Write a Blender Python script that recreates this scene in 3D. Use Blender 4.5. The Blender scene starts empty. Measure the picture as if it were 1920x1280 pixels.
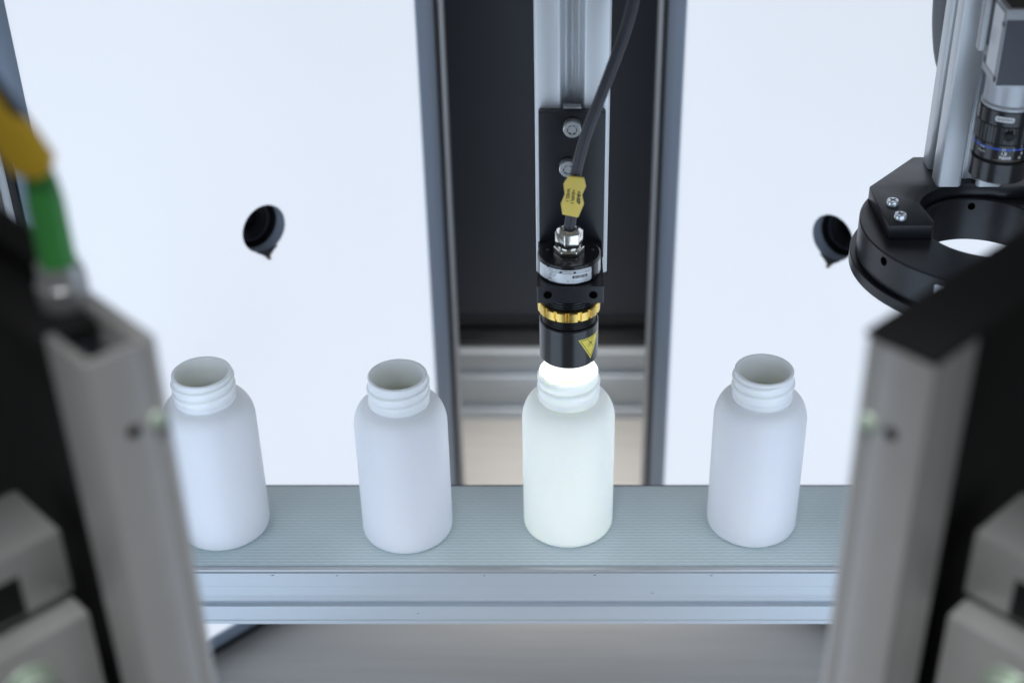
import bpy, bmesh, math, random
from mathutils import Vector, Matrix
random.seed(4)
R = math.radians
S = bpy.context.scene
COL = S.collection

# ------------------------------------------------------------------ camera
cam_d = bpy.data.cameras.new("camera")
cam = bpy.data.objects.new("camera", cam_d); COL.objects.link(cam)
cam.location = (0, 0, 0.62096)
cam.rotation_euler = (R(90 - 32.186), 0, 0)
cam_d.sensor_width = 36; cam_d.lens = 36 * 2683.2 / 1920
cam_d.shift_x = -(1052 - 960) / 1920
cam_d.clip_start = 0.01; cam_d.clip_end = 50
cam_d.dof.use_dof = True; cam_d.dof.focus_distance = 0.893; cam_d.dof.aperture_fstop = 3.6
S.camera = cam

# ------------------------------------------------------------------ ambient room light and added fill lamps
w = bpy.data.worlds.new("World"); S.world = w; w.use_nodes = True
w.node_tree.nodes["Background"].inputs[0].default_value = (0.93, 0.96, 1.0, 1)
w.node_tree.nodes["Background"].inputs[1].default_value = 0.13

def area(name, loc, target, size, power, color):
    l = bpy.data.lights.new(name, 'AREA'); l.shape = 'RECTANGLE'; l.size = size[0]; l.size_y = size[1]
    l.energy = power; l.color = color
    o = bpy.data.objects.new(name, l); COL.objects.link(o)
    o.location = loc
    o.rotation_euler = (Vector(target) - Vector(loc)).to_track_quat('-Z', 'Y').to_euler()
    return o
post_fill = area("post_fill", (-0.10, 0.06, 1.0), (-0.02, 0.33, 0.22), (0.14, 0.12), 0.66, (0.97, 0.985, 1.0))  # added unseen lamp, narrow beam to brighten the near posts
post_fill.data.spread = R(35)
gap_fill = area("gap_fill", (0.0, 1.13, 0.95), (0, 1.12, -0.25), (0.24, 0.1), 0.45, (1.0, 0.985, 0.96))  # added unseen lamp that brightens table and beam in the gap
gap_fill.data.spread = R(25)

S.render.engine = 'CYCLES'
S.cycles.use_denoising = True
S.cycles.max_bounces = 22; S.cycles.diffuse_bounces = 18; S.cycles.glossy_bounces = 6
S.cycles.transmission_bounces = 8
S.cycles.sample_clamp_indirect = 6.0
S.view_settings.view_transform = 'Standard'; S.view_settings.look = 'None'
S.view_settings.exposure = 0.0; S.view_settings.gamma = 1.0

PANEL_EMIT = 0.725
FRONT_EMIT = 1.46
SPOT_EMIT = 17.0
PANEL_TINT = (.83, .89, 1.0)
FRONT_TINT = (.68, .82, 1.0)

# ------------------------------------------------------------------ materials
def nmat(name):
    m = bpy.data.materials.new(name); m.use_nodes = True
    nt = m.node_tree; b = nt.nodes["Principled BSDF"]
    return m, nt, b
def N(nt, t, **kw):
    n = nt.nodes.new(t)
    for k, v in kw.items():
        if k.startswith('i_'):
            key = k[2:]; key = int(key) if key.isdigit() else key.replace('_', ' ')
            n.inputs[key].default_value = v
        else: setattr(n, k, v)
    return n
def mat(name, col, rough=.5, metal=0., spec=.5, var=.06, scale=60., stretch=(1, 1, 1), bump=0., bscale=400., rvar=.08, emit=None):
    """plain surface with a little procedural unevenness in tone, gloss and relief"""
    m, nt, b = nmat(name); L = nt.links
    tc = N(nt, 'ShaderNodeTexCoord')
    mp = N(nt, 'ShaderNodeMapping'); mp.inputs['Scale'].default_value = stretch
    L.new(tc.outputs['Object'], mp.inputs[0])
    ns = N(nt, 'ShaderNodeTexNoise', i_Scale=scale, i_Detail=5., i_Roughness=.6); L.new(mp.outputs[0], ns.inputs['Vector'])
    mr = N(nt, 'ShaderNodeMapRange'); mr.inputs['To Min'].default_value = 1 - var; mr.inputs['To Max'].default_value = 1 + var
    L.new(ns.outputs[0], mr.inputs[0])
    mx = N(nt, 'ShaderNodeMix', data_type='RGBA', blend_type='MULTIPLY'); mx.inputs[0].default_value = 1
    mx.inputs[6].default_value = (*col, 1); L.new(mr.outputs[0], mx.inputs[7]); L.new(mx.outputs[2], b.inputs['Base Color'])
    mr2 = N(nt, 'ShaderNodeMapRange'); mr2.inputs['To Min'].default_value = max(rough - rvar, .03); mr2.inputs['To Max'].default_value = rough + rvar
    L.new(ns.outputs[0], mr2.inputs[0]); L.new(mr2.outputs[0], b.inputs['Roughness'])
    b.inputs['Metallic'].default_value = metal; b.inputs['Specular IOR Level'].default_value = spec
    if bump:
        n2 = N(nt, 'ShaderNodeTexNoise', i_Scale=bscale, i_Detail=3.); L.new(mp.outputs[0], n2.inputs['Vector'])
        bp = N(nt, 'ShaderNodeBump', i_Strength=bump, i_Distance=.0004); L.new(n2.outputs[0], bp.inputs['Height']); L.new(bp.outputs[0], b.inputs['Normal'])
    if emit:
        b.inputs['Emission Color'].default_value = (*emit[0], 1); b.inputs['Emission Strength'].default_value = emit[1]
    return m

M = {}
M['alu'] = mat('anodised_aluminium', (.80, .83, .86), .45, .5, var=.04, scale=90, stretch=(1, 1, .02))
M['alu_x'] = mat('anodised_aluminium_along', (.52, .56, .60), .50, .5, var=.035, scale=120, stretch=(.02, 1, 1))
M['alu_dark'] = mat('dull_aluminium', (.42, .43, .44), .42, .8, var=.05, scale=70)
M['alu_grey'] = mat('grey_coated_aluminium', (.44, .44, .44), .40, .45, var=.05, scale=40, bump=.05)
M['arm_grey'] = mat('cast_grey_metal', (.54, .54, .535), .40, .4, var=.06, scale=40, bump=.06)
M['alu_mid'] = mat('satin_grey_metal', (.50, .51, .52), .38, .55, var=.04)
M['black'] = mat('black_anodised', (.012, .013, .017), .34, 0., .5, var=.2, scale=120, bump=.03, bscale=1500)
M['black_gloss'] = mat('black_satin_metal', (.012, .013, .015), .24, 0., .6, var=.15)
M['black_matte'] = mat('black_matte', (.009, .009, .010), .62, 0., .35, var=.2)
M['black_sheet'] = mat('black_sheet', (.028, .034, .047), .42, 0., .5, var=.15, scale=25, bump=.04, bscale=300)
M['rubber'] = mat('grey_black_cable_sheath', (.045, .045, .055), .46, 0., .45, var=.1, scale=200, bump=.08, bscale=900)
M['nickel'] = mat('nickel_plate', (.86, .84, .80), .14, 1., var=.03)
M['zinc'] = mat('zinc_plated_steel', (.80, .85, .90), .24, .75, var=.05)
M['zinc_green'] = mat('passivated_steel', (.60, .70, .60), .30, .5, var=.1)
M['brass'] = mat('gold_anodised', (.80, .56, .16), .28, 1., var=.08, scale=200)
M['yellow'] = mat('yellow_plastic', (.95, .62, .04), .42, var=.05, scale=90)
M['yellow_pale'] = mat('pale_yellow_plastic', (.80, .61, .13), .45, var=.06, scale=120, bump=.03)
M['green'] = mat('green_plastic', (.07, .42, .09), .40, var=.05)
M['ink'] = mat('black_ink', (.015, .015, .015), .6, var=0)
M['ink_grey'] = mat('grey_ink', (.42, .44, .47), .6, var=0)
M['white_ink'] = mat('white_print', (.85, .85, .85), .5, var=0)
M['blue_ink'] = mat('blue_line_paint', (.03, .12, .62), .4, var=0)
M['gold_ink'] = mat('ochre_line_paint', (.20, .15, .08), .4, var=0)
M['sticker'] = mat('silver_white_sticker', (.78, .80, .83), .34, .15, var=.03)
M['sign_yellow'] = mat('sign_yellow', (.90, .74, .10), .38, var=.03)
M['gasket'] = mat('black_gasket', (.02, .02, .022), .5, 0., .4, var=.1)
M['housing_grey'] = mat('grey_die_cast', (.50, .52, .55), .42, .35, var=.04, bump=.06, bscale=1200)
M['void'] = mat('hole_shade', (.002, .002, .002), .9, 0., 0., var=0)  # near-black for flat discs, paints the shade inside holes
M['slate'] = mat('dark_slate_paint', (.050, .055, .072), .45, 0., .5, var=.06, bump=.06, bscale=1500)
M['glass_dark'] = mat('coated_lens_glass', (.01, .012, .02), .05, 0., .8, var=0, rvar=0)
M['grey_hose'] = mat('grey_conduit', (.24, .25, .27), .5, var=.05)
M['spot_glow'] = mat('lamp_diffuser', (.9, .9, .9), .5, var=0, emit=((.92, 1.0, .98), SPOT_EMIT))
M['ring_diffuser'] = mat('opal_diffuser', (.75, .75, .75), .4, var=0)
M['panel'] = mat('lit_opal_panel', (.42, .44, .46), .6, 0., .15, var=.015, scale=6, emit=(PANEL_TINT, PANEL_EMIT))
M['panel_front'] = mat('lit_opal_front_panel', (.42, .44, .46), .6, 0., .15, var=.015, scale=6, emit=(FRONT_TINT, FRONT_EMIT))
M['panel_core'] = mat('acrylic_core', (.42, .47, .56), .35, 0., .5, var=.05)
M['bezel'] = mat('bezel_aluminium', (.25, .295, .365), .45, .5, var=.04, scale=90, stretch=(1, 1, .02))  # blue of the reflected panel light is put into the base colour
M['pcb'] = mat('dark_connector_panel', (.06, .055, .045), .5, var=.5, scale=500)

def mat_bottle():
    m, nt, b = nmat('white_hdpe'); L = nt.links
    b.inputs['Base Color'].default_value = (.945, .968, .958, 1)
    b.inputs['Roughness'].default_value = .42
    b.inputs['Specular IOR Level'].default_value = .35
    b.inputs['Subsurface Weight'].default_value = 1.0
    b.inputs['Subsurface Radius'].default_value = (1.0, 1.08, .88)
    b.inputs['Subsurface Scale'].default_value = .0024
    tc = N(nt, 'ShaderNodeTexCoord')
    n2 = N(nt, 'ShaderNodeTexNoise', i_Scale=700., i_Detail=2.); L.new(tc.outputs['Object'], n2.inputs['Vector'])
    bp = N(nt, 'ShaderNodeBump', i_Strength=.04, i_Distance=.0003); L.new(n2.outputs[0], bp.inputs['Height']); L.new(bp.outputs[0], b.inputs['Normal'])
    return m
M['hdpe'] = mat_bottle()
M['hdpe_inside_lit'] = mat_bottle(); M['hdpe_inside_lit'].name = 'white_hdpe_inside_lit'
M['hdpe_inside_lit'].node_tree.nodes['Principled BSDF'].inputs['Base Color'].default_value = (.985, .985, .945, 1)  # cream brightness of light inside the bottle is put into this colour

def mat_belt():
    m, nt, b = nmat('woven_belt'); L = nt.links
    tc = N(nt, 'ShaderNodeTexCoord')
    ns = N(nt, 'ShaderNodeTexNoise', i_Scale=110., i_Detail=2.); L.new(tc.outputs['Object'], ns.inputs['Vector'])
    sp = N(nt, 'ShaderNodeSeparateXYZ'); L.new(tc.outputs['Object'], sp.inputs[0])
    # rows run along the belt; every weft thread undulates slightly and breaks into short dashes
    def math_(op, a, bb=None):
        n = N(nt, 'ShaderNodeMath', operation=op)
        for i, v in enumerate((a, bb)):
            if v is None: continue
            if isinstance(v, (int, float)): n.inputs[i].default_value = v
            else: L.new(v, n.inputs[i])
        return n.outputs[0]
    wob = math_('MULTIPLY', math_('SINE', math_('ADD', math_('MULTIPLY', sp.outputs[0], 2 * math.pi / .0085), math_('MULTIPLY', sp.outputs[1], 900.))), .00012)
    wob2 = math_('MULTIPLY', math_('SUBTRACT', ns.outputs[0], .5), .0005)
    yy = math_('ADD', math_('ADD', sp.outputs[1], wob), wob2)
    row = math_('SINE', math_('MULTIPLY', yy, 2 * math.pi / .0030))
    dash = math_('SINE', math_('ADD', math_('MULTIPLY', sp.outputs[0], 2 * math.pi / .0085), math_('MULTIPLY', yy, 2 * math.pi / .0060)))
    h = math_('ADD', math_('MULTIPLY', row, .5), math_('MULTIPLY', dash, .05))
    mr = N(nt, 'ShaderNodeMapRange'); mr.inputs['From Min'].default_value = -.7; mr.inputs['From Max'].default_value = .7
    L.new(h, mr.inputs[0])
    big = N(nt, 'ShaderNodeTexNoise', i_Scale=14., i_Detail=4.); L.new(tc.outputs['Object'], big.inputs['Vector'])
    mx = N(nt, 'ShaderNodeMix', data_type='RGBA'); L.new(mr.outputs[0], mx.inputs[0])
    mx.inputs[6].default_value = (.43, .495, .505, 1); mx.inputs[7].default_value = (.59, .665, .675, 1)
    mm = N(nt, 'ShaderNodeMix', data_type='RGBA', blend_type='MULTIPLY'); mm.inputs[0].default_value = 1
    mb = N(nt, 'ShaderNodeMapRange'); mb.inputs['To Min'].default_value = .9; mb.inputs['To Max'].default_value = 1.1
    L.new(big.outputs[0], mb.inputs[0]); L.new(mx.outputs[2], mm.inputs[6]); L.new(mb.outputs[0], mm.inputs[7])
    L.new(mm.outputs[2], b.inputs['Base Color'])
    bp = N(nt, 'ShaderNodeBump', i_Strength=.35, i_Distance=.0004); L.new(mr.outputs[0], bp.inputs['Height']); L.new(bp.outputs[0], b.inputs['Normal'])
    b.inputs['Roughness'].default_value = .55; b.inputs['Specular IOR Level'].default_value = .35
    return m
M['belt'] = mat_belt()

def mat_table():
    m, nt, b = nmat('grey_streaked_table'); L = nt.links
    tc = N(nt, 'ShaderNodeTexCoord')
    mp = N(nt, 'ShaderNodeMapping'); mp.inputs['Scale'].default_value = (1.2, 22, 1)
    L.new(tc.outputs['Object'], mp.inputs[0])
    ns = N(nt, 'ShaderNodeTexNoise', i_Scale=5., i_Detail=6., i_Roughness=.6); L.new(mp.outputs[0], ns.inputs['Vector'])
    cr = N(nt, 'ShaderNodeValToRGB'); cr.color_ramp.elements[0].position = .3; cr.color_ramp.elements[1].position = .75
    cr.color_ramp.elements[0].color = (.355, .342, .325, 1); cr.color_ramp.elements[1].color = (.42, .405, .385, 1)
    L.new(ns.outputs[0], cr.inputs[0]); L.new(cr.outputs[0], b.inputs['Base Color'])
    b.inputs['Roughness'].default_value = .55
    return m
M['table'] = mat_table()

# ------------------------------------------------------------------ mesh helpers (all in millimetres)
K = .001
def link(name, me, m, parent=None, smooth=None):
    o = bpy.data.objects.new(name, me); COL.objects.link(o)
    for x in (m if isinstance(m, (list, tuple)) else [m]): me.materials.append(x)
    if parent: o.parent = parent
    if smooth:
        me.shade_smooth(); me.set_sharp_from_angle(angle=R(smooth))
    return o
def root(name, label, cat, group=None):
    o = bpy.data.objects.new(name, None); COL.objects.link(o); o.empty_display_size = .01
    return tag(o, label, cat, group)
def tag(o, label, cat, group=None):
    o['label'] = label; o['category'] = cat
    if group: o['group'] = group
    return o
class G:
    """collects geometry for one mesh"""
    def __init__(s): s.v = []; s.f = []; s.mi = []
    def add(s, v, f, mi=0):
        n = len(s.v); s.v += [Vector(q) for q in v]; s.f += [[i + n for i in q] for q in f]; s.mi += [mi] * len(f); return s
    def box(s, a, b, mi=0):
        x0, y0, z0 = a; x1, y1, z1 = b
        return s.add([(x0,y0,z0),(x1,y0,z0),(x1,y1,z0),(x0,y1,z0),(x0,y0,z1),(x1,y0,z1),(x1,y1,z1),(x0,y1,z1)],
                     [(0,3,2,1),(4,5,6,7),(0,1,5,4),(1,2,6,5),(2,3,7,6),(3,0,4,7)], mi)
    def prism(s, poly, z0, z1, mi=0):
        """poly in xy (ccw), extruded along z"""
        n = len(poly)
        v = [(x, y, z0) for x, y in poly] + [(x, y, z1) for x, y in poly]
        f = [list(range(n))[::-1], list(range(n, 2 * n))] + [(i, (i + 1) % n, n + (i + 1) % n, n + i) for i in range(n)]
        return s.add(v, f, mi)
    def lathe(s, prof, n=64, c=(0, 0), mi=0, closed=False, fn=None):
        """prof of (r,z), spun about the z axis through c"""
        v = []
        for r, z in prof:
            for i in range(n):
                a = 2 * math.pi * i / n
                rr, zz = fn(r, z, a) if fn else (r, z)
                v.append((c[0] + rr * math.cos(a), c[1] + rr * math.sin(a), zz))
        f = []; k = len(prof)
        for j in range(k if closed else k - 1):
            j2 = (j + 1) % k
            for i in range(n):
                i2 = (i + 1) % n
                f.append((j * n + i, j * n + i2, j2 * n + i2, j2 * n + i))
        if not closed:
            f.append(list(range(n))[::-1]); f.append([(k - 1) * n + i for i in range(n)])
        return s.add(v, f, mi)
    def tube(s, pts, r, n=16, mi=0):
        pts = [Vector(p) for p in pts]; k = len(pts)
        T = [(pts[min(i + 1, k - 1)] - pts[max(i - 1, 0)]).normalized() for i in range(k)]
        u = T[0].orthogonal().normalized(); v = []
        for i in range(k):
            u = (u - T[i] * u.dot(T[i])).normalized(); w_ = T[i].cross(u)
            rr = r[i] if isinstance(r, (list, tuple)) else r
            v += [pts[i] + rr * (math.cos(2 * math.pi * j / n) * u + math.sin(2 * math.pi * j / n) * w_) for j in range(n)]
        f = [(i * n + j, i * n + (j + 1) % n, (i + 1) * n + (j + 1) % n, (i + 1) * n + j) for i in range(k - 1) for j in range(n)]
        f += [list(range(n))[::-1], [(k - 1) * n + j for j in range(n)]]
        return s.add(v, f, mi)
    def map(s, fn): s.v = [Vector(fn(p)) for p in s.v]; return s
    def build(s, name, m, parent=None, smooth=None, bevel=0., seg=2, origin=None, bev_ang=35):
        me = bpy.data.meshes.new(name)
        o0 = Vector(origin) if origin else Vector((0, 0, 0))
        me.from_pydata([tuple((p - o0) * K) for p in s.v], [], s.f)
        for p, mi in zip(me.polygons, s.mi): p.material_index = mi
        bm = bmesh.new(); bm.from_mesh(me)
        bmesh.ops.recalc_face_normals(bm, faces=bm.faces)
        if bevel:
            es = [e for e in bm.edges if len(e.link_faces) == 2 and e.calc_face_angle(0) > R(bev_ang)]
            bmesh.ops.bevel(bm, geom=es, offset=bevel * K, segments=seg, affect='EDGES', profile=.5, clamp_overlap=True)
        bm.to_mesh(me); bm.free(); me.validate()
        o = link(name, me, m, parent, smooth or (40 if bevel else None))
        if origin: o.location = o0 * K
        return o

def spline(pts, n=8):
    pts = [Vector(p) for p in pts]; out = []
    for i in range(len(pts) - 1):
        p0 = pts[max(i - 1, 0)]; p1 = pts[i]; p2 = pts[i + 1]; p3 = pts[min(i + 2, len(pts) - 1)]
        for j in range(n):
            t = j / n
            out.append(.5 * ((2 * p1) + (p2 - p0) * t + (2 * p0 - 5 * p1 + 4 * p2 - p3) * t * t + (3 * p1 - p0 - 3 * p2 + p3) * t ** 3))
    return out + [pts[-1]]

def flat_shape(loops, thick):
    """2D outline with holes -> mesh data (mm) as G, extruded -thick/2..thick/2 about z"""
    cu = bpy.data.curves.new('outline', 'CURVE'); cu.dimensions = '2D'; cu.fill_mode = 'BOTH'; cu.extrude = thick / 2
    for lp in loops:
        sp = cu.splines.new('POLY'); sp.points.add(len(lp) - 1); sp.use_cyclic_u = True
        for q, (x, y) in zip(sp.points, lp): q.co = (x, y, 0, 1)
    ob = bpy.data.objects.new('outline', cu); COL.objects.link(ob)
    me = ob.to_mesh(); g = G().add([v.co.copy() for v in me.vertices], [list(p.vertices) for p in me.polygons])
    ob.to_mesh_clear(); bpy.data.objects.remove(ob); bpy.data.curves.remove(cu)
    return g
def circle(cx, cy, r, n=48): return [(cx + r * math.cos(2 * math.pi * i / n), cy + r * math.sin(2 * math.pi * i / n)) for i in range(n)]

def text(body, size, bold=0., spacing=1.):
    """lettering as flat mesh, centred on the origin, height about `size` mm"""
    cu = bpy.data.curves.new('lettering', 'FONT'); cu.body = body; cu.size = size * 1.4; cu.align_x = 'CENTER'; cu.align_y = 'CENTER'
    cu.offset = bold; cu.space_character = spacing; cu.resolution_u = 3
    ob = bpy.data.objects.new('lettering', cu); COL.objects.link(ob)
    me = ob.to_mesh(); g = G().add([v.co.copy() for v in me.vertices], [list(p.vertices) for p in me.polygons])
    ob.to_mesh_clear(); bpy.data.objects.remove(ob); bpy.data.curves.remove(cu)
    return g
def wrap(c, r, ang, z):
    """maps flat (x right, y up) onto a vertical cylinder's outside, centred at angle ang"""
    def fn(p):
        a = R(ang) + p.x / r
        return (c[0] + (r + p.z) * math.cos(a), c[1] + (r + p.z) * math.sin(a), z + p.y)
    return fn
def rect(w_, h, nx=12, rad=0.):
    g = G(); v = []; f = []
    for i in range(nx + 1):
        x = -w_ / 2 + w_ * i / nx
        d = min(i, nx - i) * w_ / nx; cut = rad - math.sqrt(max(rad * rad - (rad - d) ** 2, 0)) if d < rad else 0
        v += [(x, -h / 2 + cut, 0), (x, h / 2 - cut, 0)]
    for i in range(nx): f.append((2 * i, 2 * i + 2, 2 * i + 3, 2 * i + 1))
    return g.add(v, f)

def tslot(size, slot=8.2, lip=3.5, cav=17., depth=12.5, ch=1.4, rnd=1.2):
    """cross section of a slotted aluminium profile"""
    h = size / 2
    q = [(-h + rnd, -h), (-slot / 2 - ch, -h), (-slot / 2, -h + ch), (-slot / 2, -h + lip), (-cav / 2, -h + lip), (-cav / 2, -h + lip + 2.5),
         (-4.2, -h + depth), (-1.2, -h + depth), (-.8, -h + depth - .7), (.8, -h + depth - .7), (1.2, -h + depth), (4.2, -h + depth), (cav / 2, -h + lip + 2.5), (cav / 2, -h + lip), (slot / 2, -h + lip),
         (slot / 2, -h + ch), (slot / 2 + ch, -h), (h - rnd, -h)]
    out = []
    for k in range(4):
        a = R(90 * k); c, s_ = round(math.cos(a)), round(math.sin(a))
        out += [(c * x - s_ * y, s_ * x + c * y) for x, y in q]
    return out

# ------------------------------------------------------------------ table
t = G().box((-900, 150, -275), (900, 1500, -250)).build('table', M['table'], bevel=2)
t['kind'] = 'structure'

# ------------------------------------------------------------------ beam and black sheet seen through the gap
def beam_section():
    pts = []
    # front face towards -y with two shallow slots, section in (y,z)
    return [(0, -250), (0, -237.5), (5, -236.5), (5, -225), (0, -223.5), (0, -196), (5, -195), (5, -183.5), (0, -182), (0, -167), (40, -167), (40, -250)]
g = G(); sec = beam_section(); n = len(sec)
g.add([(-420, 1231 + y, z) for y, z in sec] + [(420, 1231 + y, z) for y, z in sec],
      [list(range(n)), list(range(n, 2 * n))[::-1]] + [(i, (i + 1) % n, n + (i + 1) % n, n + i) for i in range(n)])
tag(g.build('aluminium_beam', M['alu_x'], bevel=.8, seg=1), 'grey grooved aluminium beam lying across the table behind the gap', 'beam')

bs = root('backdrop_sheet', 'tall black sheet filling the gap between the two rear light panels', 'sheet')
G().box((-330, 1252, -166.5), (330, 1256, 480)).build('sheet', M['black_sheet'], bs)
G().box((-330, 1240, -166), (330, 1251.5, -150)).build('lower_rail', M['black_gloss'], bs, bevel=1.5)
G().box((-330, 1247, -149.5), (330, 1251.5, -138)).build('seal_strip', M['black_matte'], bs, bevel=1)

# ------------------------------------------------------------------ rear light panels
def rear_panel(inner, e, hole, label, hole_lab):
    """inner: xy of the inner outer edge; e: unit direction along the panel away from the gap; hole: (distance along, z, radius)"""
    ex, ey = e
    nx, ny = (-e[1], e[0]) if e[0] > 0 else (e[1], -e[0])       # normal towards the bottles
    if ny > 0: nx, ny = -nx, -ny
    L, ZB, ZT = 372., -243.5, 420.
    def place(p):       # local: x along, y up, z towards the viewer
        return (inner[0] + ex * p.x + nx * p.z, inner[1] + ey * p.x + ny * p.z, p.y)
    r = root('light_panel', label, 'light panel', 'light panels standing around the conveyor')
    outline = [(22, ZB + 12), (L - 18, ZB + 12), (L - 18, ZT - 15), (22, ZT - 15)]
    g = flat_shape([outline, circle(hole[0], hole[1], hole[2], 64)], 11.)
    # front face glows, edges and the wall of the camera opening do not
    zs = [sum((g.v[i].z for i in f), 0) / len(f) for f in g.f]
    g.mi = [0 if z > 5.4 else 1 for z in zs]
    g.map(lambda p: place(Vector((p.x, p.y, p.z - 5.5))))
    g.build('diffuser', [M['panel'], M['panel_core']], r)
    # frame: broad bright lip, dark groove, thin outer lip
    def bar(name, a, b, z0, z1, m, bev=.6):
        G().box((a[0], a[1], z0), (b[0], b[1], z1)).map(place).build(name, m, r, bevel=bev)
    W = 28.; g0, g1 = 5.5, 11.5
    for name, z0, z1, m, i0, i1 in (('frame_lip', .4, 3.2, M['bezel'], g1, W), ('groove_strip', -6, 1.0, M['gasket'], g0, g1), ('outer_lip', -30, 2.6, M['alu_dark'], 0, g0)):
        bar(name, (i0, ZB + (i0 if i0 == 0 else i0 * .7)), (i1, ZT - i0), z0, z1, m)                              # inner upright
        bar(name, (L - i1, ZB + i0 * .7), (L - i0, ZT - i0), z0, z1, m)                     # outer upright
        bar(name, (i1 + .05, ZB + i0 * .7), (L - i1 - .05, ZB + i1 * .7), z0, z1, m if name != 'outer_lip' else M['gasket'])            # bottom
        bar(name, (i1 + .05, ZT - i1), (L - i1 - .05, ZT - i0), z0, z1, m)
    # housing behind: side walls and a back sheet with a camera opening
    bk = flat_shape([[(5.6, ZB + 6), (L - 5.6, ZB + 6), (L - 5.6, ZT - 6), (5.6, ZT - 6)], circle(hole[0], hole[1], 24, 48)], 2.)
    bk.map(lambda p: place(Vector((p.x, p.y, p.z - 28)))).build('back_sheet', M['black_matte'], r)
    tb = G().lathe([(hole[2] + .3, -11.2), (hole[2] + .3, -26.8), (hole[2] + 2.2, -26.8), (hole[2] + 2.2, -11.2)], 48, closed=True)
    tb.map(lambda p: place(Vector((p.x + hole[0], p.y + hole[1], p.z)))).build('sight_tube', M['black_matte'], r, smooth=40)
    # pointed tab at the foot of the opening
    hx, hz, hr = hole
    tb_ = G().prism([(hx - 9.5, hz - hr + 2.2), (hx - 6, hz - hr - .2), (hx - 1.6, hz - hr - 4.2), (hx + 1.6, hz - hr - 4.2), (hx + 6, hz - hr - .2), (hx + 9.5, hz - hr + 2.2), (hx, hz - hr + 1.0)], .1, 1.6)
    po = tb_.map(place).build('lens_tab', M['black'], r, bevel=.3)
    G().lathe([(1.5, -.2), (1.5, 2.6), (1.0, 3.2)], 16).map(lambda p: place(Vector((p.x + hx, p.y + hz - hr - 5.0, p.z + .3)))).build('tab_screw', M['gold_ink'], po, smooth=40)
    # lens looking through the opening
    lr = root('inspection_lens', hole_lab, 'lens', 'lenses behind the panel openings')
    at = lambda p: place(Vector((p.x + hole[0], p.y + hole[1], p.z - 4)))
    G().lathe([(16.2, -60), (16.2, -13), (15.6, -12.2), (14.2, -12.2), (13.8, -14), (12.4, -14), (12.2, -15.5), (10.8, -15.5), (10.4, -18), (9, -18), (8.8, -22), (0.01, -22)], 64).map(at).build('barrel', M['black_gloss'], lr, smooth=30)
    prof = [(8.7 * math.sin(a), -24 + 6 * math.cos(a)) for a in [R(90 - 6 * i) for i in range(15)]] + [(.01, -18)]
    G().lathe(prof, 48).map(at).build('front_glass', M['glass_dark'], lr, smooth=60)
    G().lathe([(15.55, -12.15), (15.3, -11.9), (14.5, -11.9), (14.3, -12.15)], 64, closed=True).map(at).build('filter_ring', M['slate'], lr, smooth=30)
    return r
q = math.sqrt(.5)
rear_panel((-92.6, 1080), (-q, -q), ((222.1 - 92.6) / q, 122.1, 18.9), 'bright light panel left of the black gap, with a round lens opening', 'black lens behind the round opening of the left bright panel')
rear_panel((76.9, 1080), (q, -q), ((204.3 - 76.9) / q, 113.4, 18.5), 'bright light panel right of the black gap, its opening partly behind the ring light', 'black lens behind the opening beside the black ring light')

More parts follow.
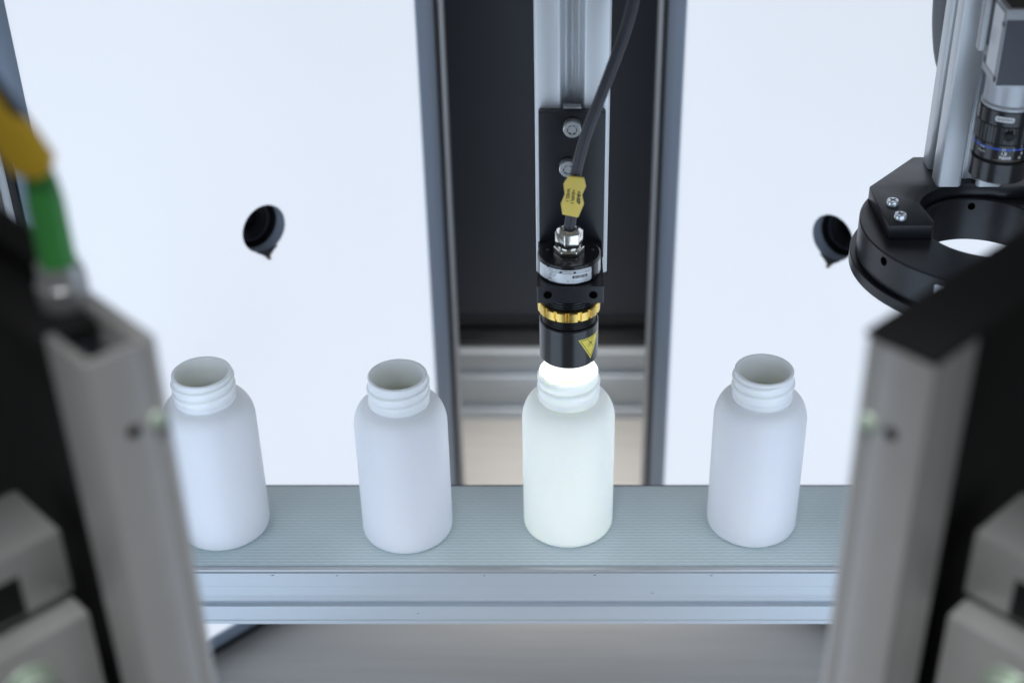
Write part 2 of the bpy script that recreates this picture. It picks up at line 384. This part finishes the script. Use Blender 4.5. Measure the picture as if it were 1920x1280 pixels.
# ------------------------------------------------------------------ front light panels (seen from behind, out of focus)
def front_panel(O, sx, label, open_top):
    """sx=-1 left, +1 right; local: a along the panel outward, b from the lit face towards the viewer, z up"""
    e1 = (sx * q, q); e2 = (sx * q, -q); TOP = 353.; BOT = -250.
    def place(p): return (O[0] + e1[0] * p.x + e2[0] * p.y, O[1] + e1[1] * p.x + e2[1] * p.y, p.z)
    r = root('light_panel', label, 'light panel', 'light panels standing around the conveyor')
    def bx(name, a, b, m, bev=.8, par=None): return G().box(a, b).map(place).build(name, m, par or r, bevel=bev)
    T = 28.5; LW = 29.; L = 330.
    # upright hollow end post
    bx('post_wall', (0, 0, BOT), (LW + 28, 7, TOP), M['alu_grey'], 1.8)
    bx('post_wall', (0, 7.05, BOT), (4, T, TOP - .3), M['alu_grey'], 1.0)
    bx('post_wall', (4.05, T - 4, BOT), (LW, T - .05, TOP - .5), M['alu_grey'], 1.0)
    bx('post_wall', (LW - 3, 7.05, BOT), (LW - .05, T - 4.05, TOP - 14), M['black_matte'], .4)
    bx('post_floor', (4.05, 7.05, TOP - 40), (LW - 3.05, T - 4.05, TOP - 36), M['black_matte'], .4)
    if not open_top:
        bx('top_cover', (.3, -1.0, TOP + .2), (L, T - .2, TOP + 2.6), M['black_matte'], .8)
    else:
        bx('top_rail', (LW + 28.1, -4.5, TOP - 14), (L, 8, TOP + 4.5), M['black_matte'], .8)
        bx('top_cover', (LW + .1, 7.1, TOP - 10), (L, T, TOP - 3), M['black_matte'], .8)
    # black recessed back and lit face
    bx('back_sheet', (LW + .1, 14, BOT), (L, 17, TOP - 14.2), M['black_matte'], .4)
    G().box((16, -2.2, BOT + 20), (L - 16, -.2, TOP - 18)).map(place).build('diffuser', M['panel_front'], r)
    # screw and hole on the end face
    G().lathe([(2.6, 0), (2.6, .35), (.01, .35)], 24).map(lambda p: place(Vector((-p.z, 15.5 + p.x, TOP - 34 + p.y)))).build('drilled_hole', M['void'], r)
    G().lathe([(3.6, 0), (3.6, 1.6), (3., 2.2), (1.6, 2.2), (1.4, 1.0), (.01, 1.0)], 24).map(lambda p: place(Vector((-p.z, 5.5 + p.x, TOP - 33.5 + p.y)))).build('screw', M['zinc_green'], r, smooth=40)
    # mounting arm with clamp on the rear side
    bx('mounting_arm', (54, T + .2, 217), (92, 190, 250), M['arm_grey'], 2.0)
    bx('arm_slot_shade', (53.4, 50, 219), (54.2, 190, 238), M['black_matte'], .2)  # thin black strip on the solid arm paints the slot's shade
    bx('clamp_block', (44, T + .2, 110), (86, 200, 212), M['arm_grey'], 2.0)
    G().lathe([(11.5, 0), (11.5, 1.4), (.01, 1.4)], 32).map(lambda p: place(Vector((44 - p.z, 60 + p.x, 191 + p.y)))).build('washer', M['zinc_green'], r, smooth=40)
    G().lathe([(8.2, 1.45), (8.2, 5.8), (7.2, 6.8), (4.6, 6.8), (4.4, 3.2), (.01, 3.2)], 32).map(lambda p: place(Vector((44 - p.z, 60 + p.x, 191 + p.y)))).build('bolt', M['zinc_green'], r, smooth=40)
    return r
front_panel((-143, 430), -1, 'blurred grey framed panel at the near left, seen from behind', True)
front_panel((107.6, 428.6), 1, 'blurred grey framed panel with black top at the near right', False)

# ------------------------------------------------------------------ conveyor
cv = root('conveyor', 'narrow conveyor with grey woven belt and aluminium side rails', 'conveyor')
XL = 640
pts = [(-XL, 0), (XL, 0)] + [(XL + 20 * math.sin(R(a)), -20 + 20 * math.cos(R(a))) for a in range(15, 180, 15)] + [(XL, -40), (-XL, -40)] + [(-XL - 20 * math.sin(R(a)), -20 - 20 * math.cos(R(a))) for a in range(15, 180, 15)]
inn = [(x * (XL - .0) / XL if abs(x) <= XL else math.copysign(XL + (abs(x) - XL) * .9, x), -20 + (z + 20) * .9) for x, z in pts]
g = G(); n = len(pts)
v = [(x, y, z) for y in (713.3, 796.1) for x, z in pts] + [(x, y, z) for y in (713.3, 796.1) for x, z in inn]
f = []
for i in range(n):
    j = (i + 1) % n
    f += [(i, j, n + j, n + i), (2 * n + i, 3 * n + i, 3 * n + j, 2 * n + j), (i, 2 * n + i, 2 * n + j, j), (n + i, n + j, 3 * n + j, 3 * n + i)]
g.add(v, f).build('belt', M['belt'], cv, smooth=40)
def rail(name, y0, sgn, m):
    sec = [(0, -3.2), (0, -14.0), (.35, -14.5), (.35, -22), (.9, -27.5), (2.2, -29.2), (9, -29.6), (9, -32.2), (.1, -32.0), (0, -32.6), (0, -43.4), (1.6, -46.0), (1.6, -48.8), (22, -48.8), (22, -43), (4, -43), (4, -3.2)]
    n = len(sec); g = G()
    g.add([(-XL - 30, y0 + sgn * y, z) for y, z in sec] + [(XL + 30, y0 + sgn * y, z) for y, z in sec],
          [list(range(n)), list(range(n, 2 * n))[::-1]] + [(i, (i + 1) % n, n + (i + 1) % n, n + i) for i in range(n)])
    return g.build(name, m, cv)
rail('side_rail', 708.3, 1, M['alu_x']); rail('side_rail', 799.5, -1, M['alu_x'])
G().box((-XL, 709.2, -3.0), (XL, 713.0, -1.0)).build('edge_strip', M['alu_mid'], cv, bevel=.3)
G().box((-XL, 796.4, -3.0), (XL, 799.4, -1.2)).build('edge_strip', M['slate'], cv, bevel=.3)
G().box((-XL + 5, 732, -37), (XL - 5, 776, -3)).build('slide_bed', M['alu_dark'], cv)
for x in (-560, 560):
    G().box((x - 20, 732, -249.5), (x + 20, 776, -49)).build('support_leg', M['alu'], cv, bevel=1.5)

for x, z, w_ in ((-188, -4.6, 1.3), (-146, -4.9, .7), (-50, -4.8, .7), (22, -4.5, 1.0), (98, -4.8, .9), (60, -20, .6), (-95, -38, .7)):
    G().add([(x + w_ * math.cos(R(36 * i)), 708.24, z + .35 * math.sin(R(36 * i)) + .15 * w_ * math.cos(R(36 * i))) for i in range(10)], [list(range(10))]).build('nick', M['slate'], cv)

# ------------------------------------------------------------------ bottles
def bottle_mesh():
    prof = []
    prof += [(0.01, 1.6), (20, 1.4), (24, .6), (25.5, 0.), (26.6, .05), (28.0, .5), (29.2, 1.7), (29.8, 3.3), (30, 5.5)]
    prof += [(30, z) for z in range(10, 86, 5)]
    for i in range(1, 13):
        a = R(90 * i / 12); prof.append((19.4 + 10.6 * math.cos(a) ** .95, 86 + 17.2 * math.sin(a)))
    z = 103.9
    while z < 121.8: prof.append((18.75, z)); z += .45
    prof += [(18.8, 122.2), (18.8, 122.9), (18.5, 123.35), (18.0, 123.5), (17.0, 123.45), (16.6, 123.0)]
    inner = [(16.5, 121), (16.5, 112), (16.6, 103.5)]
    for i in range(12, 0, -1):
        a = R(90 * i / 12); inner.append((17.6 + 11.5 * math.cos(a) ** .95, 84.8 + 16.6 * math.sin(a)))
    inner += [(28.9, 84), (28.9, 60), (28.9, 40), (28.9, 20), (28.9, 5), (28.2, 2.8), (25, 2.2), (12, 2.4), (.01, 2.5)]
    pitch = 6.6
    def fn(r, z, a):
        if 103.8 < z < 121.7 and r > 18.2:
            h = 0.
            for k in (0, 1, 2):
                zc = 106.9 + pitch * (a / (2 * math.pi) + k)
                fade = min(1, max(0, (zc - 107.5) / 1.6)) * min(1, max(0, (120.6 - zc) / 1.0))
                d = abs(z - zc) / 1.6
                if d < 1: h = max(h, (1.35 * (1 - d ** 4)) * fade)
            # transfer bead under the thread
            d = abs(z - 105.2) / 1.6
            if d < 1: h = max(h, .75 * (1 - d ** 3))
            return r + h, z
        return r, z
    g = G().lathe(prof + inner, 120, fn=fn)
    k0 = (len(prof) - 1) * 120
    g.mi = [1 if i >= k0 else 0 for i in range(len(g.f))]
    return g
bm_ = bottle_mesh()
B = [(-227.1, 754.1, 35, 'white bottle partly behind the left grey post, leftmost on the belt'),
     (-103.1, 751.0, 150, 'white bottle on the belt between the leftmost one and the glowing one'),
     (4.8, 757.2, 250, 'glowing white bottle under the black spot lamp'),
     (128.8, 757.2, 300, 'white bottle nearest the ring light, rightmost on the belt')]
first = None
for x, y, a, lab in B:
    if first is None:
        first = o = bm_.build('bottle', [M['hdpe'], M['hdpe_inside_lit']], smooth=50)
    else:
        o = first.copy(); COL.objects.link(o)
    o.location = (x * K, y * K, .0002); o.rotation_euler = (0, 0, R(a))
    tag(o, lab, 'bottle', 'bottles on the conveyor belt')

# ------------------------------------------------------------------ spot lamp above the third bottle
C = (4.8, 757.2)
sl = root('spot_lamp', 'black cylindrical spot lamp with gold ring above the glowing bottle', 'spot lamp')
G().lathe([(14.8, 157.5), (14.8, 136.6), (15.4, 135.8), (17.8, 135.8), (18.3, 136.4), (18.3, 161.4), (17.7, 162.2), (16.9, 162.2), (16.9, 157.5)], 96, C, closed=True).build('housing', M['black_gloss'], sl, smooth=35)
G().lathe([(14.6, 151), (14.6, 147.0), (.01, 147.0)], 64, C).build('light_disc', M['spot_glow'], sl, smooth=40)
# threaded barrel
pr = []; z = 158.
while z < 186: pr += [(15.9, z), (16.9, z + .5), (16.9, z + .8), (15.9, z + 1.3)]; z += 1.6
G().lathe([(0.01, 158)] + pr + [(0.01, z)], 72, C).build('threaded_barrel', M['black_gloss'], sl, smooth=25)
# knurled gold locking ring
def knurl(r, z, a):
    if r > 18.5: return r - (1.5 if (a * 16 / (2 * math.pi)) % 1 > .72 else 0), z
    return r, z
G().lathe([(17.0, 169.2), (18.4, 169.2), (19.2, 169.7), (19.2, 175.2), (18.4, 175.8), (17.0, 175.8)], 160, C, closed=True, fn=knurl).build('locking_ring', M['brass'], sl, bevel=0, smooth=30)
# head with cap
G().lathe([(.01, 195.6), (18.6, 195.6), (19.0, 196), (19.0, 206.6), (18.6, 206.8), (18.6, 207.1), (19., 207.3), (19., 207.8), (18.4, 208.4), (.01, 208.4)], 96, C).build('head', M['black_gloss'], sl, smooth=30)
for x, y in ((-8.1, 758.6), (19, 758.6), (5, 742.5)):
    G().lathe([(1.1, 208.41), (1.1, 208.9), (.6, 209.1), (.01, 209.1)], 16, (x, y)).build('cap_screw', M['slate'], sl, smooth=40)
# cable gland
hexp = lambda r, rot=0: [(C[0] + r * math.cos(R(60 * i + rot)), C[1] + r * math.sin(R(60 * i + rot))) for i in range(6)]
G().prism(hexp(9.3, 0), 208.45, 212.0).build('gland_base', M['nickel'], sl, bevel=.5)
G().lathe([(6.4, 211.6), (6.4, 215.2)], 40, C).build('gland_neck', M['nickel'], sl, smooth=40)
G().prism(hexp(8.6, 12), 213.6, 222.6).build('gland_nut', M['nickel'], sl, bevel=.6)
G().lathe([(7.6, 222.4), (7.2, 223.2), (5.4, 224.3), (4.4, 224.4), (3.9, 223.8), (3.9, 222.4)], 48, C, closed=True).build('gland_dome', M['nickel'], sl, smooth=50)
# sticker on the head (its print stands upside down)
lb = rect(29., 8.8, 40, 1.0).map(lambda p: wrap(C, 19.06, -89.5, 201.3)(p)).build('rating_plate', M['sticker'], sl, smooth=30)
def onlab(g, dx, dz, off=.06, rot=180):
    c, s_ = math.cos(R(rot)), math.sin(R(rot))
    return g.map(lambda p: wrap(C, 19.06 + off, -89.5, 201.3)(Vector((c * p.x - s_ * p.y + dx, s_ * p.x + c * p.y + dz, p.z))))
onlab(rect(9.6, 1.9, 12), 6.6, -.1).build('print_block', M['ink'], lb)
onlab(text('SN 3747155', 1.15, .02), 6.6, -.1, .1).build('lettering', M['white_ink'], lb)
onlab(text('SPO77WPL-W', 1.5), 4.6, -2.7).build('lettering', M['ink_grey'], lb)
onlab(text('IEC 62471', .85, .02), -10.6, 1.0).build('lettering', M['ink'], lb)
onlab(text('24 V DC', .85, .02), -11.1, -.3).build('lettering', M['ink'], lb)
onlab(text('CE', 1.3), -12.2, -2.3).build('lettering', M['ink'], lb)
onlab(rect(27, .35, 30), 0, 3.5).build('print_line', M['ink'], lb)
onlab(rect(27, .35, 30), 0, 2.3).build('print_line', M['ink'], lb)
for dx in (-5.2, 3.2): onlab(rect(1.5, 1.5, 2), dx, 2.9, .08).build('print_mark', M['ink'], lb)
rect(8., 8.8, 14, 1.).map(lambda p: wrap(C, 19.06, -144.5, 201.5)(p)).build('blank_sticker', M['sticker'], sl, smooth=30)
rect(6.5, 8.8, 14, .4).map(lambda p: wrap(C, 19.05, -14, 201.3)(p)).build('grey_sticker', M['alu_mid'], sl, smooth=30)
# clamp block
blk = flat_shape([[(-14.3, 737), (25.4, 737), (25.4, 793.5), (-14.3, 793.5)]], 11.4)
blk.map(lambda p: (p.x, p.y, p.z + 189.9)).build('clamp_block', M['black'], sl, bevel=.5)
for x in (-8, 19.3):
    G().lathe([(2.5, 0), (2.5, .25), (2.1, .3), (1.9, .1), (.01, .1)], 28).map(lambda p, x=x: (x + p.x, 736.98 - p.z, 189.8 + p.y)).build('tapped_hole', M['void'], sl, smooth=40)
# warning sign, point down
def tri(r, rnd=.0, sq=.86):
    p = [(-r * sq, r * .5), (0, -r), (r * sq, r * .5)]
    return p
def triring(r0, r1):
    a, b = tri(r0), tri(r1); g = G()
    N_ = 14; v = []; f = []
    for k in range(3):
        for i in range(N_):
            t_ = i / N_
            for P_ in (a, b):
                x0, y0 = P_[k]; x1, y1 = P_[(k + 1) % 3]
                v.append((x0 + (x1 - x0) * t_, y0 + (y1 - y0) * t_, 0))
    n = len(v) // 2
    for i in range(n): f.append((2 * i, 2 * ((i + 1) % n), 2 * ((i + 1) % n) + 1, 2 * i + 1))
    return g.add(v, f)
ZW = 150.6; AW = -43
wp = wrap(C, 18.34, AW, ZW)
wsg = G()
rad = [10.6, 9.2, 7.9, 6.6, 5.3, 4.0, 2.7, 1.4, .05]
for r0_, r1_ in zip(rad, rad[1:]):
    t_ = triring(r0_, r1_); wsg.add(t_.v, t_.f)
ws = wsg.map(lambda p: wp(p)).build('warning_sticker', M['sign_yellow'], sl)
wp2 = wrap(C, 18.39, AW, ZW)
triring(9.2, 8.5).map(lambda p: wp2(p)).build('print_border', M['ink'], ws)
for k in range(3):
    a = R(60 * k + 12)
    rect(5.0, .34, 6).map(lambda p: wp2(Vector((p.x * math.cos(a) - p.y * math.sin(a), p.x * math.sin(a) + p.y * math.cos(a) + 1.0, 0)))).build('print_ray', M['ink'], ws)
for dx, dy in ((-2.3, -.7), (2.4, 2.9), (-1.6, 3.0), (1.5, -1.6)):
    G().add([(x, y, 0) for x, y in circle(dx, dy, .34, 10)], [list(range(10))]).map(lambda p: wp2(p)).build('print_dot', M['ink'], ws)

# ------------------------------------------------------------------ upright profile and plate that carry the spot lamp
PX = 6.7; PY0 = 800.
G_ = G().prism([(PX + x, PY0 + 22.5 + y) for x, y in tslot(45, slot=13.6, lip=4, cav=20, depth=13, ch=1.0)], 169.6, 520)
up = G_.build('aluminium_upright', M['alu'], bevel=.35, seg=1)
tag(up, 'slotted aluminium upright in the gap behind the spot lamp', 'profile')
pl = root('mounting_plate', 'black plate screwed to the upright behind the spot lamp', 'plate')
G().box((PX - 20.3, 793.6, 184), (PX + 20.0, 799.6, 282.4)).build('plate', M['black'], pl, bevel=.5)
for x, z in ((6.6, 273.6), (4.2, 247.6)):
    G().lathe([(6.2, 0), (6.2, .8), (5.8, .85), (.01, .85)], 36).map(lambda p: (x + p.x, 793.55 - p.z, z + p.y)).build('washer', M['black_gloss'], pl, smooth=35)
    s_ = G().lathe([(5.4, .9), (5.4, 5.0), (4.8, 5.8), (3.0, 5.8)], 36)
    s_.v = s_.v; s_.f = s_.f[:-1]
    s_.map(lambda p: (x + p.x, 793.5 - p.z, z + p.y)).build('screw', M['zinc'], pl, smooth=35)
    st = [(3.2 * (1 if i % 2 else .68) * math.cos(R(30 * i)), 3.2 * (1 if i % 2 else .68) * math.sin(R(30 * i))) for i in range(12)]
    G().prism(st, 3.2, 5.4).map(lambda p: (x + p.x, 793.5 - p.z, z + p.y)).build('torx_recess', M['alu_mid'], pl)
G().box((PX - 5.5, 797.5, 282.5), (PX + 5.5, 803, 284.3)).build('slot_nut', M['alu_mid'], pl, bevel=.6)

# ------------------------------------------------------------------ cable of the spot lamp and its marker
cp = [(4.9, 757.2, 219), (5.2, 757, 226), (6.0, 757.0, 232.2), (6.9, 757.0, 244.5), (8.4, 757.0, 258.3), (11.1, 757.0, 271.9), (15.6, 758.0, 288.1), (22.1, 760.0, 305.2), (29.3, 763.0, 324.7), (35.1, 766.0, 340.8), (38.7, 768.0, 353.9), (41.9, 771.0, 371.0), (44.4, 775.0, 390.4), (46, 778, 420)]
tag(G().tube(spline(cp, 8), 3.35, 24).build('cable', M['rubber'], smooth=60), 'dark grey cable curving up from the spot lamp', 'cable')
tg = [(4.4, 260.8), (13.3, 259.6), (14.5, 254.0), (12.3, 248.5), (13.4, 242.7), (10.1, 233.7), (0.8, 235.8), (-0.1, 242.7), (2.2, 248.9), (1.4, 255.5)]
mk = root('cable_marker', 'pale yellow printed marker clipped on the dark spot lamp cable', 'marker')
G().prism(tg, 0, 1.5).map(lambda p: (p.x, 753.2 - p.z, p.y)).build('tag_plate', M['yellow_pale'], mk, bevel=.4)
G().box((2.6, 753.3, 246), (11.6, 756, 251)).build('clip', M['yellow_pale'], mk, bevel=.4)
for s_, x0, z0, x1, z1, h, bd in (('+INSP', 10.4, 251.4, 9.9, 242.8, 2.0, .12), ('+INPL1', 7.3, 252.0, 6.4, 243.0, 1.9, .06), ('WES.1', 4.3, 252.6, 3.5, 244.2, 1.9, .06)):
    d = Vector((x1 - x0, z1 - z0)).normalized(); u = Vector((-d.y, d.x))
    mx_, mz = (x0 + x1) / 2, (z0 + z1) / 2
    t_ = text(s_, h, bd); xs = [p.x for p in t_.v]; sc = math.hypot(x1 - x0, z1 - z0) / (max(xs) - min(xs))
    t_.map(lambda p: (mx_ + d.x * p.x * sc + u.x * p.y, 751.62, mz + d.y * p.x * sc + u.y * p.y)).build('lettering', M['ink'], mk)

# ------------------------------------------------------------------ ring light
RC = (256., 767.)
rl = root('ring_light', 'black ring light hanging above the belt at the right', 'ring light')
G().lathe([(37.5, 191.5), (37.5, 219.2), (38.2, 220), (74.2, 220), (75, 219.3), (75, 199.2), (74.2, 198.6), (74.2, 198.2), (50, 198.2), (50, 193), (48, 191.5)], 160, RC, closed=True).build('ring_body', M['black'], rl, smooth=35)
G().lathe([(74.0, 198.1), (78.2, 198.1), (78.6, 197.7), (78.6, 191.4), (78.2, 191), (74, 191)], 160, RC, closed=True).build('flange', M['black'], rl, smooth=35)
G().lathe([(50.2, 195), (73.8, 195), (73.8, 193), (50.2, 193)], 96, RC, closed=True).build('diffuser_ring', M['ring_diffuser'], rl, smooth=35)
for a, z in ((-153.6, 214.6), (-60, 214.6), (30, 214.6), (120, 214.6)):
    G().lathe([(2.7, 0), (2.7, .2), (.01, .2)], 24).map(lambda p, a=a, z=z: wrap(RC, 75.02, a, z)(Vector((p.x, p.y, p.z)))).build('side_hole', M['void'], rl)
for a in (88, -92, 0, 180):
    G().lathe([(2.3, 0), (2.3, .2), (.01, .2)], 24).map(lambda p, a=a: (RC[0] + (37.35 - p.z) * math.cos(R(a) + p.x / 37.4), RC[1] + (37.35 - p.z) * math.sin(R(a) + p.x / 37.4), 214.6 + p.y)).build('side_hole', M['void'], rl)
rect(14, 8, 12, .5).map(lambda p: wrap(RC, 75.06, -120.3, 211.4)(p)).build('sticker', M['sticker'], rl, smooth=30)

# bracket on the ring
br = root('ring_bracket', 'black angular bracket plate screwed on top of the ring light', 'bracket')
arc = [(RC[0] + 40.5 * math.cos(R(a)), RC[1] + 40.5 * math.sin(R(a))) for a in range(172, 86, -6)]
poly = [(193.7, 751.2), (219.8, 751.2), (221.6, 757)] + [(x, y) for x, y in arc if x > 217] + [(268, 806.5), (276.3, 803), (300, 806), (318, 806), (318, 847), (227.7, 847), (191.6, 803.5)]
G().prism(poly, 220.2, 228.8).build('plate', M['black'], br, bevel=.45, seg=2)
for x, y, dx in ((201, 778.9, .5), (202, 760.6, -.4)):
    so = G().lathe([(3.9, 228.9), (3.9, 231.2), (3.3, 232.0), (.01, 232.0)], 32, (x, y)).build('screw', M['zinc'], br, smooth=40)
    for k in (0, 90):
        c_, s_ = math.cos(R(25 + k + 30 * dx)), math.sin(R(25 + k + 30 * dx))
        G().box((-2.4, -.45, 232.01), (2.4, .45, 232.12 + .02 * (k > 0))).map(lambda p: (x + c_ * p.x - s_ * p.y, y + s_ * p.x + c_ * p.y, p.z)).build('cross_slot_shade', M['slate'], so)  # dark bars laid on the screw head paint the shade of its slots

# upright profile behind the ring light
sec = tslot(40, slot=9.5, lip=4, cav=18, depth=12, ch=1.6)
u2 = G().prism([(252.8 + x, 822.2 + y) for x, y in sec], 229.0, 520).build('aluminium_upright', M['alu'], bevel=.5, seg=1)
tag(u2, 'slotted aluminium upright standing on the ring light bracket at the right', 'profile')
hs = [(236.0, 900, 470), (241.5, 900, 400), (247.2, 900, 330), (250.5, 899, 295), (256, 893, 272), (268, 882, 262), (290, 880, 262)]
tag(G().tube(spline(hs, 8), 8., 20).build('conduit', M['grey_hose'], smooth=60), 'grey conduit behind the right upright near the top edge', 'conduit')

# ------------------------------------------------------------------ inspection camera with lens
AX = (255., 762.)
ic = root('inspection_camera', 'grey box camera with black lens above the ring light', 'camera')
bx0, bx1, by0, by1 = AX[0] - 14.8, AX[0] + 14.8, 746.2, 775.8
bod = G().box((bx0, by0, 317.5), (bx1, by1, 362)).build('body', M['housing_grey'], ic, bevel=.5)
G().box((bx0 + .5, by0 - .35, 318.5), (bx1 - 1.0, by0 - .02, 356)).build('front_cover', M['slate'], bod, bevel=.15, seg=1)
G().box((bx0 + 3, by0 + 3, 362.05), (bx1 - 3, by1 - 3, 362.8)).build('connector_panel', M['pcb'], bod)
G().box((bx0 + 15, by0 + 6, 362.9), (bx0 + 24, by0 + 16, 372)).build('plug', M['green'], bod, bevel=.6)
G().box((bx0 - .15, by0 + 2.4, 322.2), (bx0 - .02, by1 - 2.0, 359.8)).build('plate_border', M['slate'], bod)
lp = G().box((bx0 - .25, by0 + 3.0, 323), (bx0 - .02, by1 - 8, 359)).build('type_plate', M['sticker'], bod)
G().box((bx0 - .28, by1 - 7.4, 327), (bx0 - .02, by1 - 2.5, 333)).build('grey_square', M['alu_dark'], bod)
for y, z in ((by0 + 2.0, 353), (by0 + 2.0, 321.5)):
    G().lathe([(1.7, 0), (1.7, .5), (.9, .55), (.8, .2), (.01, .2)], 20).map(lambda p, y=y, z=z: (bx0 - .02 - p.z, y + p.x, z + p.y)).build('screw', M['black_gloss'], bod, smooth=40)
for k, (s_, dz) in enumerate((('SN 22468071', 0), ('acA1920-40gm', 0), ('MAC 00305320', 0), ('12 VDC  3.4 W', 0))):
    yy = by1 - 10.4 - k * 2.6
    text(s_, 1.1, .01).map(lambda p: (bx0 - .3, yy + p.y * -1, 342 + p.x * -1.0)).build('lettering', M['ink_grey'], lp)
# lens
ln = G().lathe([(14.6, 317.4), (14.6, 305), (15.6, 303.6), (15.6, 302.3), (.01, 302.3)], 72, AX).build('lens_mount', M['housing_grey'], ic, smooth=30)
def ribs(n, d, lo, hi):
    return lambda r, z, a: (r - (d if (a * n / (2 * math.pi)) % 1 > .6 and r > 16 and lo < z < hi else 0), z)
lb1 = G().lathe([(.01, 302.2), (15.9, 302.2), (16.3, 301.8), (16.3, 293.6), (15.9, 293.2), (.01, 293.2)], 96, AX).build('iris_ring', M['black_gloss'], ic, smooth=30)
lb2 = G().lathe([(.01, 293.1), (16.2, 293.1), (16.5, 292.7), (16.5, 282.8), (16.2, 282.4), (.01, 282.4)], 240, AX, fn=ribs(48, .5, 282.5, 293)).build('ribbed_ring', M['black_gloss'], ic, smooth=30)
G().lathe([(2.7, -.5), (2.7, 1.4), (2.2, 1.8), (.01, 1.8)], 24).map(lambda p: wrap(AX, 16.5, -97, 288.3)(p)).build('locking_screw', M['black_matte'], lb2, smooth=40)
lb3 = G().lathe([(.01, 282.3), (16.1, 282.3), (16.5, 282), (16.5, 272.6), (16.2, 272.2), (.01, 272.2)], 96, AX).build('scale_ring', M['black_gloss'], ic, smooth=30)
G().lathe([(.01, 272.1), (15.4, 272.1), (15.4, 270.8), (.01, 270.8)], 64, AX).build('gap_ring', M['black_matte'], ic, smooth=30)
lb4 = G().lathe([(13.5, 262), (13.5, 258.0), (15.7, 258.0), (16.6, 258.6), (16.6, 270.2), (16.2, 270.7), (.01, 270.7)], 240, AX, fn=ribs(60, .35, 259, 270.1)).build('focus_ring', M['black_gloss'], ic, smooth=30)
G().lathe([(1.0, 0), (1.0, .25), (.01, .25)], 16).map(lambda p: wrap(AX, 16.62, -108, 265)(p)).build('grub_screw', M['slate'], lb4)
G().lathe([(13.4, 262), (.01, 263)], 48, AX).build('front_glass', M['glass_dark'], ic, smooth=60)
rr = 16.53
G().lathe([(rr, 280.2), (rr + .04, 280.2), (rr + .04, 279.4), (rr, 279.4)], 96, AX, closed=True).build('blue_line', M['blue_ink'], lb3, smooth=40)
rect(16, .35, 24).map(lambda p: wrap(AX, rr + .03, -92, 273.0)(p)).build('ochre_line', M['gold_ink'], lb3)
def onlens(g, ang, z, par): return g.map(lambda p: wrap(AX, rr + .05, ang, z)(p)).build('lettering', M['white_ink'], par)
onlens(text('1.8', 1.9, .05), -101, 277.3, lb3); onlens(text('4', 1.9, .05), -64, 277.3, lb3); onlens(text('8', 1.9, .05), -45, 277.3, lb3)
onlens(text('NEAR', 1.9, .05), -97, 274.8, lb3); onlens(text('-5', 1.7, .05), -68, 274.8, lb3); onlens(text('6', 1.7, .05), -48, 274.8, lb3)
onlens(text('F1.8', 1.2, .02), -147, 279, lb3); onlens(text('f16mm', 1.2, .02), -147, 276.6, lb3)
for a in (-104, -100, -82, -66, -56, -46, -36):
    rect(.35, 1.6, 2).map(lambda p, a=a: wrap(AX, rr + .08, a, 279.9)(p)).build('scale_mark', M['white_ink'], lb3)
G().add([(-.5, 0, 0), (.5, 0, 0), (0, .8, 0)], [(0, 1, 2)]).map(lambda p: wrap(AX, rr + .05, -66, 282)(Vector((p.x, p.y - .4, p.z)))).build('index_mark', M['white_ink'], lb3)
sk = rect(10.5, 2.9, 16, .5).map(lambda p: wrap(AX, 16.36, -110, 297.8)(p)).build('sticker', M['white_ink'], lb1, smooth=30)
text('46A00064', 1.55, .03).map(lambda p: wrap(AX, 16.42, -110, 297.8)(p)).build('lettering', M['ink'], sk)
# plate holding the camera on the upright
cb = root('camera_bracket', 'grey angled plate joining the box camera to the right upright', 'bracket')
G().box((AX[0] - 17.8, 776.2, 327), (AX[0] + 17.5, 783.5, 372)).build('plate', M['alu_mid'], cb, bevel=.5)
G().box((AX[0] - 9, 783.6, 332), (AX[0] + 9, 801.8, 368)).build('spacer', M['alu_dark'], cb, bevel=.5)

# ------------------------------------------------------------------ plug and cable marker on the near left panel
cn = root('cable_connector', 'blurred green cable plug standing upright on the near left panel', 'plug')
cc = (-184.2, 458.)
G().lathe([(.01, 344), (8.7, 344), (9.4, 345), (9.4, 359), (8.4, 360), (7.8, 366.8), (.01, 366.8)], 32, cc).build('coupling_nut', M['alu_mid'], cn, smooth=35)
G().lathe([(.01, 366.9), (6.6, 366.9), (6.6, 392), (5.6, 401), (4.6, 404), (.01, 404)], 32, (cc[0] + .4, cc[1])).build('sleeve', M['green'], cn, smooth=35)
G().tube(spline([(-183.8, 458, 400), (-184, 458, 412), (-189, 457.5, 428), (-200, 456, 446), (-216, 452, 462)], 8), 3.2, 16).build('cable', M['rubber'], cn, smooth=60)
ym = root('cable_marker', 'blurred deep yellow marker on the cable above the green plug', 'marker')
G().prism([(-176.5, 407), (-175, 412), (-181, 425), (-187, 427), (-192, 437), (-199, 439), (-201, 431), (-195.5, 424), (-195, 418), (-189, 406.5), (-181, 404.5)], 0, 6).map(lambda p: (p.x, 454 - p.z, p.y)).build('tag_plate', M['yellow'], ym, bevel=.6)
